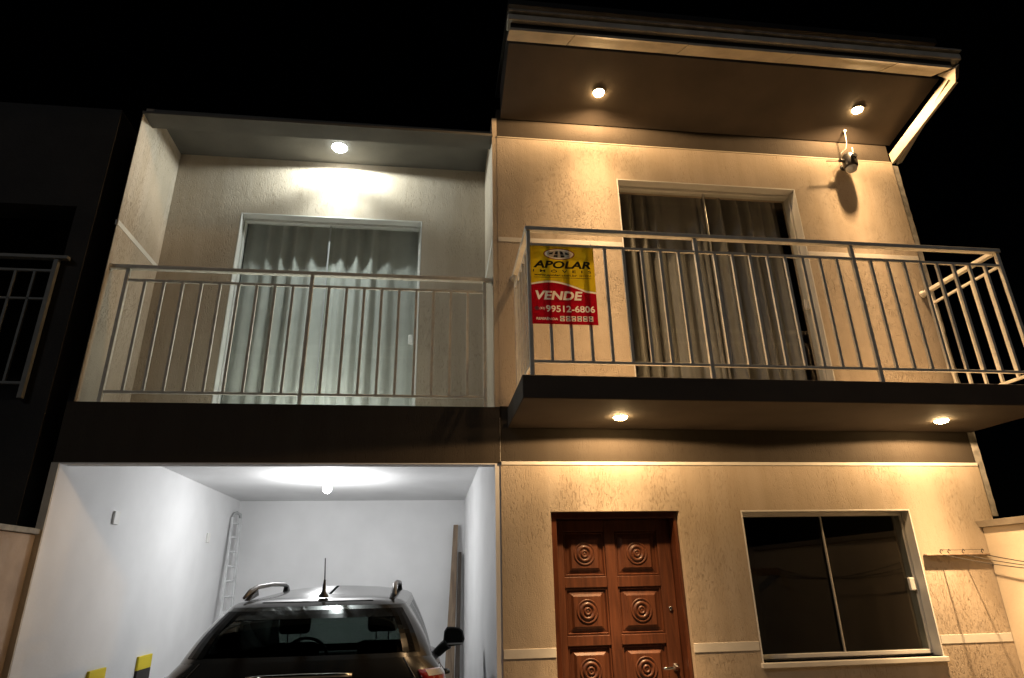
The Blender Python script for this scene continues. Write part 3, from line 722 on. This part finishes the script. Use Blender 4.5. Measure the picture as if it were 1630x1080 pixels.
A0, A1 = Vector((-2.50, 3.80, 0.012)), Vector((-2.685, 4.30, 2.50))
B0, B1 = Vector((-2.40, 4.00, 0.012)), Vector((-2.625, 4.44, 2.50))
MB().bar(A0, A1, 0.028, 0.06).build('stile', 'ladder', ld, 0.004); MB().bar(B0, B1, 0.028, 0.06).build('stile', 'ladder', ld, 0.004)
for k in range(1, 14):
    t = k/13.4; MB().tube([A0.lerp(A1, t), B0.lerp(B1, t)], 0.014, 10).build('rung', 'ladder', ld, 0, True)
t = MB(); p = A1; q = B1
t.tube([p, p+Vector((0.01, 0.02, 0.05)), (p+q)/2+Vector((0, 0, 0.07)), q+Vector((0, -0.01, 0.05)), q], 0.02, 10); t.build('top_cap', 'greyplastic', ld, 0, True)
pl = MB(); pl.hexa([(0.215, 4.30, 0.012), (0.35, 4.30, 0.012), (0.36, 4.34, 0.012), (0.215, 4.34, 0.012), (0.340, 4.58, 2.40), (0.405, 4.58, 2.40), (0.405, 4.62, 2.40), (0.340, 4.62, 2.40)])
tag(pl.build('timber_board', 'plank', None, 0.003), 'tall brown timber board leaning in the back right garage corner', 'board')
pl = MB(); pl.hexa([(0.36, 4.24, 0.012), (0.43, 4.24, 0.012), (0.43, 4.29, 0.012), (0.36, 4.29, 0.012), (0.410, 4.52, 2.02), (0.455, 4.52, 2.02), (0.455, 4.56, 2.02), (0.410, 4.56, 2.02)])
tag(pl.build('timber_batten', 'plank_dark', None, 0.003), 'dark batten leaning beside the taller brown board in the garage', 'board')

# ------------------------------------------------------------------ neighbouring house, left, unlit
nb = empty('neighbouring_house', (-5.0, 1.0, 0), 'dark unlit neighbouring house at the left edge with balcony railing', 'house')
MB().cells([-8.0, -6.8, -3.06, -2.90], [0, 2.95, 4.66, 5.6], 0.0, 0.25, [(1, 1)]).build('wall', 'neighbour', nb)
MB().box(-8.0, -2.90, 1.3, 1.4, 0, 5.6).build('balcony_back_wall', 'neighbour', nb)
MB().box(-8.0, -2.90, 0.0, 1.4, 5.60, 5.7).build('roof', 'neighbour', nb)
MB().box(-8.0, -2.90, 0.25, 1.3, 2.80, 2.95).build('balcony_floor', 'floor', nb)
y = -0.02
nr = pc('railing', 'dull_rail', (-6.8, y, 4.15), (-3.0, y, 4.15), 0.05, 0.03, nb)
pc('rail', 'dull_rail', (-6.8, y, 4.03), (-3.09, y, 4.03), 0.02, 0.022, nr); pc('rail', 'dull_rail', (-6.8, y, 3.78), (-3.10, y, 3.78), 0.018, 0.018, nr); pc('rail', 'dull_rail', (-6.8, y, 3.08), (-3.09, y, 3.08), 0.02, 0.022, nr)
pc('post', 'dull_rail', (-3.085, y, 2.96), (-3.085, y, 4.135), 0.036, 0.036, nr)
bm_ = mesh_of(MB().box(-0.009, 0.009, -0.009, 0.009, 3.09, 4.02), 'dull_rail')
for k in range(1, 24): shared('baluster', bm_, (-3.085-0.142*k, y, 0), nr)

# ------------------------------------------------------------------ car, parked nose-in
CX = -0.735
car = empty('parked_car', (CX, 1.3, 0.012), 'dark graphite car with roof rails parked nose-in in the garage', 'car')
def rrect(hw, ya, yb, ra, rb, z, n=80, zf=None):
    """rounded rectangle ring, counted from the middle of the rear (ya) going right; returns points"""
    pts = []
    def corner(cxx, cyy, r, a0, a1, k): return [(cxx+r*math.cos(a0+(a1-a0)*i/k), cyy+r*math.sin(a0+(a1-a0)*i/k)) for i in range(k+1)]
    k = 8
    p = []
    nb_, ns = 10, 20
    p += [(hw*0+ (hw-ra)*i/nb_, ya) for i in range(nb_)]
    p += corner(hw-ra, ya+ra, ra, -math.pi/2, 0, k)
    p += [(hw, ya+ra+(yb-rb-ya-ra)*i/ns) for i in range(1, ns)]
    p += corner(hw-rb, yb-rb, rb, 0, math.pi/2, k)
    p += [((hw-rb)*(1-i/nb_), yb) for i in range(1, nb_)]
    full = p+[(0, yb)]+[(-x, y) for x, y in reversed(p[1:])]
    out = []
    for x, y in full:
        t = (y-ya)/(yb-ya); bow = 0.05*(1-(x/hw)**2)     # plan bow front and rear
        yy = y - bow*(1-t)**3 + bow*t**3
        zz = z if zf is None else z+(zf-z)*t
        out.append(Vector((CX+x, yy, zz)))
    return out
# lower body: stacked rings
low = [rrect(0.80, -0.70, 3.25, 0.30, 0.45, 0.24), rrect(0.855, -0.80, 3.36, 0.26, 0.45, 0.34), rrect(0.870, -0.83, 3.40, 0.24, 0.45, 0.52), rrect(0.872, -0.81, 3.40, 0.23, 0.45, 0.70),
       rrect(0.872, -0.775, 3.36, 0.22, 0.45, 0.86, zf=0.80), rrect(0.868, -0.745, 3.26, 0.22, 0.45, 0.98, zf=0.86), rrect(0.845, -0.705, 3.10, 0.22, 0.45, 1.08, zf=0.92),
       rrect(0.800, -0.665, 2.60, 0.22, 0.40, 1.145, zf=0.98), rrect(0.770, -0.635, 2.30, 0.22, 0.35, 1.185, zf=1.01)]
b = MB(); b.grid(low, True); body = b.build('body', 'carpaint', car, 0, True)
md = body.modifiers.new('sub', 'SUBSURF'); md.levels = 1; md.render_levels = 1
b = MB(); b.grid([rrect(0.80, -0.70, 3.25, 0.30, 0.45, 0.245), rrect(0.3, 0.2, 2.6, 0.2, 0.2, 0.22)], True); b.build('underbody', 'carblack', car)
# greenhouse: rings from belt to roof edge
G0 = dict(hw=0.770, ya=-0.635, yb=2.30, ra=0.22, rb=0.35, z=1.185, zf=1.01)
G1 = dict(hw=0.585, ya=-0.315, yb=1.30, ra=0.14, rb=0.16, z=1.478, zf=1.535)
def gring(t):
    bul = math.sin(math.pi*t)*0.018
    q = {k: G0[k]+(G1[k]-G0[k])*t for k in G0}
    return rrect(q['hw']+bul, q['ya']-bul*0.9, q['yb']+bul, q['ra'], q['rb'], q['z'], zf=q['zf'])
NT = 12
rings = [gring(k/NT) for k in range(NT+1)]
n = len(rings[0])
mid = n//2     # index of the front middle
# classify by ring index: 0..10 rear right half, corner ..18, side ..38, front corner ..46, front ..mid
def region(i, k):
    j = min(i, n-1-i)          # mirror
    inner = 1 <= k < NT-1
    if j < 14 and inner: return 'rear'
    if 20 <= j < 27 and 1 <= k < NT-1: return 'side1'
    if 28 <= j < 36 and 1 <= k < NT-1: return 'side2'
    if j >= 41 and inner: return 'front'
    return 'pillar'
sets = {}
for k in range(NT):
    for i in range(n):
        r_ = region(i, k)
        if r_.startswith('side'): r_ += 'R' if i < n/2 else 'L'
        sets.setdefault(r_, []).append((i, k))
nm = dict(rear=('rear_window', 'carglass'), front=('windscreen', 'windshield'), pillar=('pillar_frame', 'carpaint'),
          side1R=('side_window', 'carglass'), side1L=('side_window', 'carglass'), side2R=('side_window', 'carglass'), side2L=('side_window', 'carglass'))
for r_, fs in sets.items():
    b = MB(); cache = {}
    def V(i, k):
        i %= n
        if (i, k) not in cache: cache[(i, k)] = b.bm.verts.new(rings[k][i])
        return cache[(i, k)]
    for i, k in fs: b.bm.faces.new((V(i, k), V(i+1, k), V(i+1, k+1), V(i, k+1)))
    b.build(nm[r_][0], nm[r_][1], car, 0, True)
# black border of the rear window
b = MB()
def off(p, d): return p+Vector((0, -d, d*0.7))
for k in range(1, NT-1):
    for s in (0, 1):
        for i in (11, 12, 13):
            ii = i if s == 0 else n-1-i
            pts = [rings[k][ii], rings[k][(ii+1) % n], rings[k+1][(ii+1) % n], rings[k+1][ii]]
            b.bm.faces.new([b.bm.verts.new(off(p, 0.003)) for p in pts])
for i in range(-13, 13):
    for k in (NT-3, NT-2):
        pts = [rings[k][i % n], rings[k][(i+1) % n], rings[k+1][(i+1) % n], rings[k+1][i % n]]
        b.bm.faces.new([b.bm.verts.new(off(p, 0.0035)) for p in pts])
b.build('rear_window_border', 'glass_border', car)
# roof: crowned cap shrinking to the middle line
b = MB(); rr = [rings[NT]]
for s, dz in ((0.94, 0.020), (0.80, 0.040), (0.55, 0.056), (0.28, 0.064), (0.02, 0.067)):
    cyy = 0.45; row = []
    for p in rings[NT]:
        row.append(Vector((CX+(p.x-CX)*s, cyy+(p.y-cyy)*(0.25+0.75*s) if s < 0.9 else cyy+(p.y-cyy)*s, p.z+dz if True else 0)))
    rr.append(row)
b.grid(rr, True); b.build('roof', 'carpaint', car, 0, True)
# seam of the tailgate in the roof
b = MB(); pts = []
for i in range(-9, 10):
    p = rings[NT][i % n]; q = rr[1][i % n]; c_ = rr[2][i % n]
    pts.append(q.lerp(c_, 0.25)+Vector((0, 0, 0.0015)))
b.tube(pts, 0.0035, 6); b.build('tailgate_seam', 'carblack', car)
# roof rails
for s in (-1, 1):
    x = CX+s*0.485
    b = MB(); b.tube([(x+s*0.02, -0.20, 1.535), (x+s*0.01, -0.10, 1.575), (x, 0.06, 1.603), (x, 0.5, 1.620), (x, 0.95, 1.618), (x, 1.08, 1.600), (x, 1.15, 1.575)], [0.010, 0.017, 0.017, 0.016, 0.016, 0.016, 0.010], 12)
    rl_ = b.build('roof_rail', 'railgrey', car, 0, True)
    MB().hexa([(x-0.022, -0.20, 1.515), (x+0.022, -0.20, 1.515), (x+0.022, 0.03, 1.545), (x-0.022, 0.03, 1.545), (x-0.016, -0.13, 1.545), (x+0.016, -0.13, 1.545), (x+0.016, 0.02, 1.588), (x-0.016, 0.02, 1.588)]).build('rail_foot', 'carblack', rl_, 0.006)
    MB().hexa([(x-0.022, 1.00, 1.55), (x+0.022, 1.00, 1.55), (x+0.022, 1.16, 1.53), (x-0.022, 1.16, 1.53), (x-0.016, 1.02, 1.61), (x+0.016, 1.02, 1.61), (x+0.016, 1.12, 1.58), (x-0.016, 1.12, 1.58)]).build('rail_foot', 'carblack', rl_, 0.006)
# antenna
ax, ay, az = CX+0.02, -0.21, 1.527
b = MB(); b.lathe([(0.036, 0.0), (0.033, 0.012), (0.020, 0.028), (0.013, 0.045), (0.011, 0.075), (0.007, 0.115)], (ax, ay, az), 'Z', 18); b.tube([(ax, ay, az+0.11), (ax-0.004, ay-0.03, az+0.255)], [0.0045, 0.0035], 8)
b.build('antenna', 'carblack', car, 0, True)
# tailgate details
low_ring = low
for s in (-1, 1):   # lamps wrap the rear corners
    b = MB(); rows = []
    for z_, sc in ((0.86, 4), (0.98, 5), (1.08, 6), (1.125, 6.6)):
        k0 = int(sc); fr = sc-k0
        row = []
        for i in range(12, 22):
            ii = i if s > 0 else (n-i) % n
            p = low_ring[k0][ii].lerp(low_ring[min(k0+1, 8)][ii], fr)
            c_ = Vector((CX, 0.6, p.z)); d = (p-c_); d.z = 0; d.normalize()
            row.append(p+d*0.010)
        rows.append(row)
    b.grid(rows); o = b.build('tail_lamp', 'red_lens', car, 0, True)
    md = o.modifiers.new('sol', 'SOLIDIFY'); md.thickness = 0.014
    b = MB(); row0 = []; row1 = []
    for i in range(13, 21):
        ii = i if s > 0 else (n-i) % n
        p = low_ring[6][ii].lerp(low_ring[7][ii], 0.55); q = low_ring[6][ii].lerp(low_ring[7][ii], 0.05)
        for row, v in ((row0, q), (row1, p)):
            d = v-Vector((CX, 0.6, v.z)); d.normalize(); row.append(v+d*0.014)
    b.grid([row0, row1]); b.build('reversing_lens', 'clear_lens', o, 0, True)
b = MB(); b.tube([(CX-0.30, -0.745, 1.108), (CX-0.2, -0.757, 1.112), (CX, -0.768, 1.115), (CX+0.2, -0.757, 1.112), (CX+0.30, -0.745, 1.108)], 0.013, 10); b.build('tailgate_trim', 'chrome', car, 0, True)
MB().box(CX-0.26, CX+0.26, -0.892, -0.878, 0.62, 0.74).build('licence_plate', 'plastic', car, 0.004)
b = MB(); b.box(CX-0.86, CX+0.86, -0.90, -0.72, 0.36, 0.56); b.build('rear_bumper', 'carblack', car, 0.04)
for s in (-1, 1):   # shut lines of the tailgate
    ii = 11 if s > 0 else n-11; b = MB(); pts = []
    for k in range(8, 3, -1):
        p = low[k][ii]; d = p-Vector((CX, 0.6, p.z)); d.normalize(); pts.append(p+d*0.0015)
    b.tube(pts, 0.0032, 6); b.build('tailgate_seam', 'carblack', car)
# door mirrors
for s in (-1, 1):
    x = CX+s*0.855; yy = 1.28
    b = MB(); b.grid([[(x+s*(0.03+0.0*k), yy+0.0, 1.06)]*1 for k in range(2)]) if False else None
    b.tube([(x-s*0.03, yy+0.05, 1.02), (x+s*0.03, yy+0.02, 1.075), (x+s*0.07, yy, 1.10)], [0.042, 0.045, 0.05], 10)
    q = [(0.018, 1.065), (0.200, 1.088), (0.215, 1.13), (0.200, 1.20), (0.160, 1.232), (0.055, 1.238), (0.030, 1.20)]
    ra = [(x+s*u, yy-0.02, z) for u, z in q]; rb = [(x+s*(u*0.92+0.01), yy+0.07, 1.15+(z-1.15)*0.85) for u, z in q]; rc = [(x+s*(u*0.6+0.04), yy+0.12, 1.15+(z-1.15)*0.5) for u, z in q]
    vs = b.grid([ra, rb, rc], True); b.bm.faces.new(vs[0]); b.bm.faces.new(vs[-1])
    mo = b.build('door_mirror', 'carblack', car, 0.006)
    qq = [(x+s*(u*0.86+0.016), yy-0.024, 1.152+(z-1.152)*0.80) for u, z in q]
    b = MB(); b.bm.faces.new([b.bm.verts.new(p) for p in qq]); b.build('mirror_glass', 'gloss_black', mo)
    MB().box(min(x+s*0.06, x+s*0.20), max(x+s*0.06, x+s*0.20), yy-0.034, yy-0.02, 1.092, 1.104).build('mirror_trim', 'alu', mo, 0.003)
# door handle on the right
for s in (-1, 1):
    MB().tube([(CX+s*0.868, 0.15, 1.0), (CX+s*0.895, 0.18, 1.0), (CX+s*0.895, 0.30, 0.995), (CX+s*0.868, 0.33, 0.995)], 0.012, 8).build('door_handle', 'carblack', car, 0, True)
# interior
def seatback(x, y, w, h, z0, lean):
    b = MB(); b.hexa([(x-w/2, y, z0), (x+w/2, y, z0), (x+w/2, y+0.10, z0), (x-w/2, y+0.10, z0), (x-w/2*0.8, y-lean, z0+h), (x+w/2*0.8, y-lean, z0+h), (x+w/2*0.8, y-lean+0.08, z0+h), (x-w/2*0.8, y-lean+0.08, z0+h)])
    return b.build('seat_back', 'seat', car, 0.04)
def headrest(x, y, z, w=0.25, h=0.15):
    b = MB(); b.box(x-w/2, x+w/2, y-0.04, y+0.05, z, z+h); o = b.build('headrest', 'seat', car, 0.035, True, 3)
    for s in (-1, 1): MB().tube([(x+s*0.05, y, z-0.09), (x+s*0.05, y, z+0.02)], 0.006, 6).build('headrest_post', 'chrome', o)
for s in (-1, 1):
    seatback(CX+s*0.36, 1.05, 0.50, 0.62, 0.55, 0.14); headrest(CX+s*0.36, 0.92, 1.235)
seatback(CX, 0.20, 1.24, 0.56, 0.55, 0.14)
for s in (-1, 1): headrest(CX+s*0.38, 0.08, 1.12, 0.22, 0.09)
b = MB(); b.hexa([(CX-0.70, 1.75, 0.6), (CX+0.70, 1.75, 0.6), (CX+0.70, 2.3, 0.6), (CX-0.70, 2.3, 0.6), (CX-0.70, 1.80, 1.02), (CX+0.70, 1.80, 1.02), (CX+0.70, 2.25, 0.99), (CX-0.70, 2.25, 0.99)]); b.build('dashboard', 'seat', car, 0.03)
b = MB(); pts = []
for k in range(33):
    t = 2*math.pi*k/32; pts.append((CX-0.36+0.185*math.cos(t), 1.60-0.07*math.sin(t), 0.99+0.172*math.sin(t)))
b.tube(pts, 0.015, 8, False); b.build('steering_wheel', 'carblack', car, 0, True)
b = MB(); b.box(CX-0.72, CX+0.72, -0.5, 2.2, 0.40, 0.55); b.build('cabin_floor', 'seat', car)
b = MB(); b.box(CX-0.62, CX+0.62, -0.55, 0.05, 0.96, 0.985); b.build('parcel_shelf', 'seat', car)
MB().box(CX-0.11, CX+0.11, 1.38, 1.41, 1.41, 1.475).build('inner_mirror', 'carblack', car, 0.01)
# wheels
for s in (-1, 1):
    for yy in (-0.02, 2.58):
        x = CX+s*0.80
        b = MB(); b.lathe([(0.20, -0.10), (0.30, -0.105), (0.325, -0.08), (0.328, 0.08), (0.30, 0.105), (0.20, 0.10)], (x, yy, 0.345), 'X', 36)
        wh = b.build('wheel', 'tyre', car, 0, True)
        b = MB(); b.lathe([(0.205, s*0.06), (0.205, s*0.095), (0.19, s*0.10), (0.16, s*0.07), (0.06, s*0.085), (0.03, s*0.095)], (x, yy, 0.345), 'X', 30); b.build('rim', 'alu', wh, 0, True)
        b = MB(); b.lathe([(0.39, -0.02*s), (0.39, 0.076*s), (0.35, 0.078*s), (0.35, -0.02*s)], (x, yy, 0.36), 'X', 36); b.build('wheel_arch', 'carblack', car, 0, True)
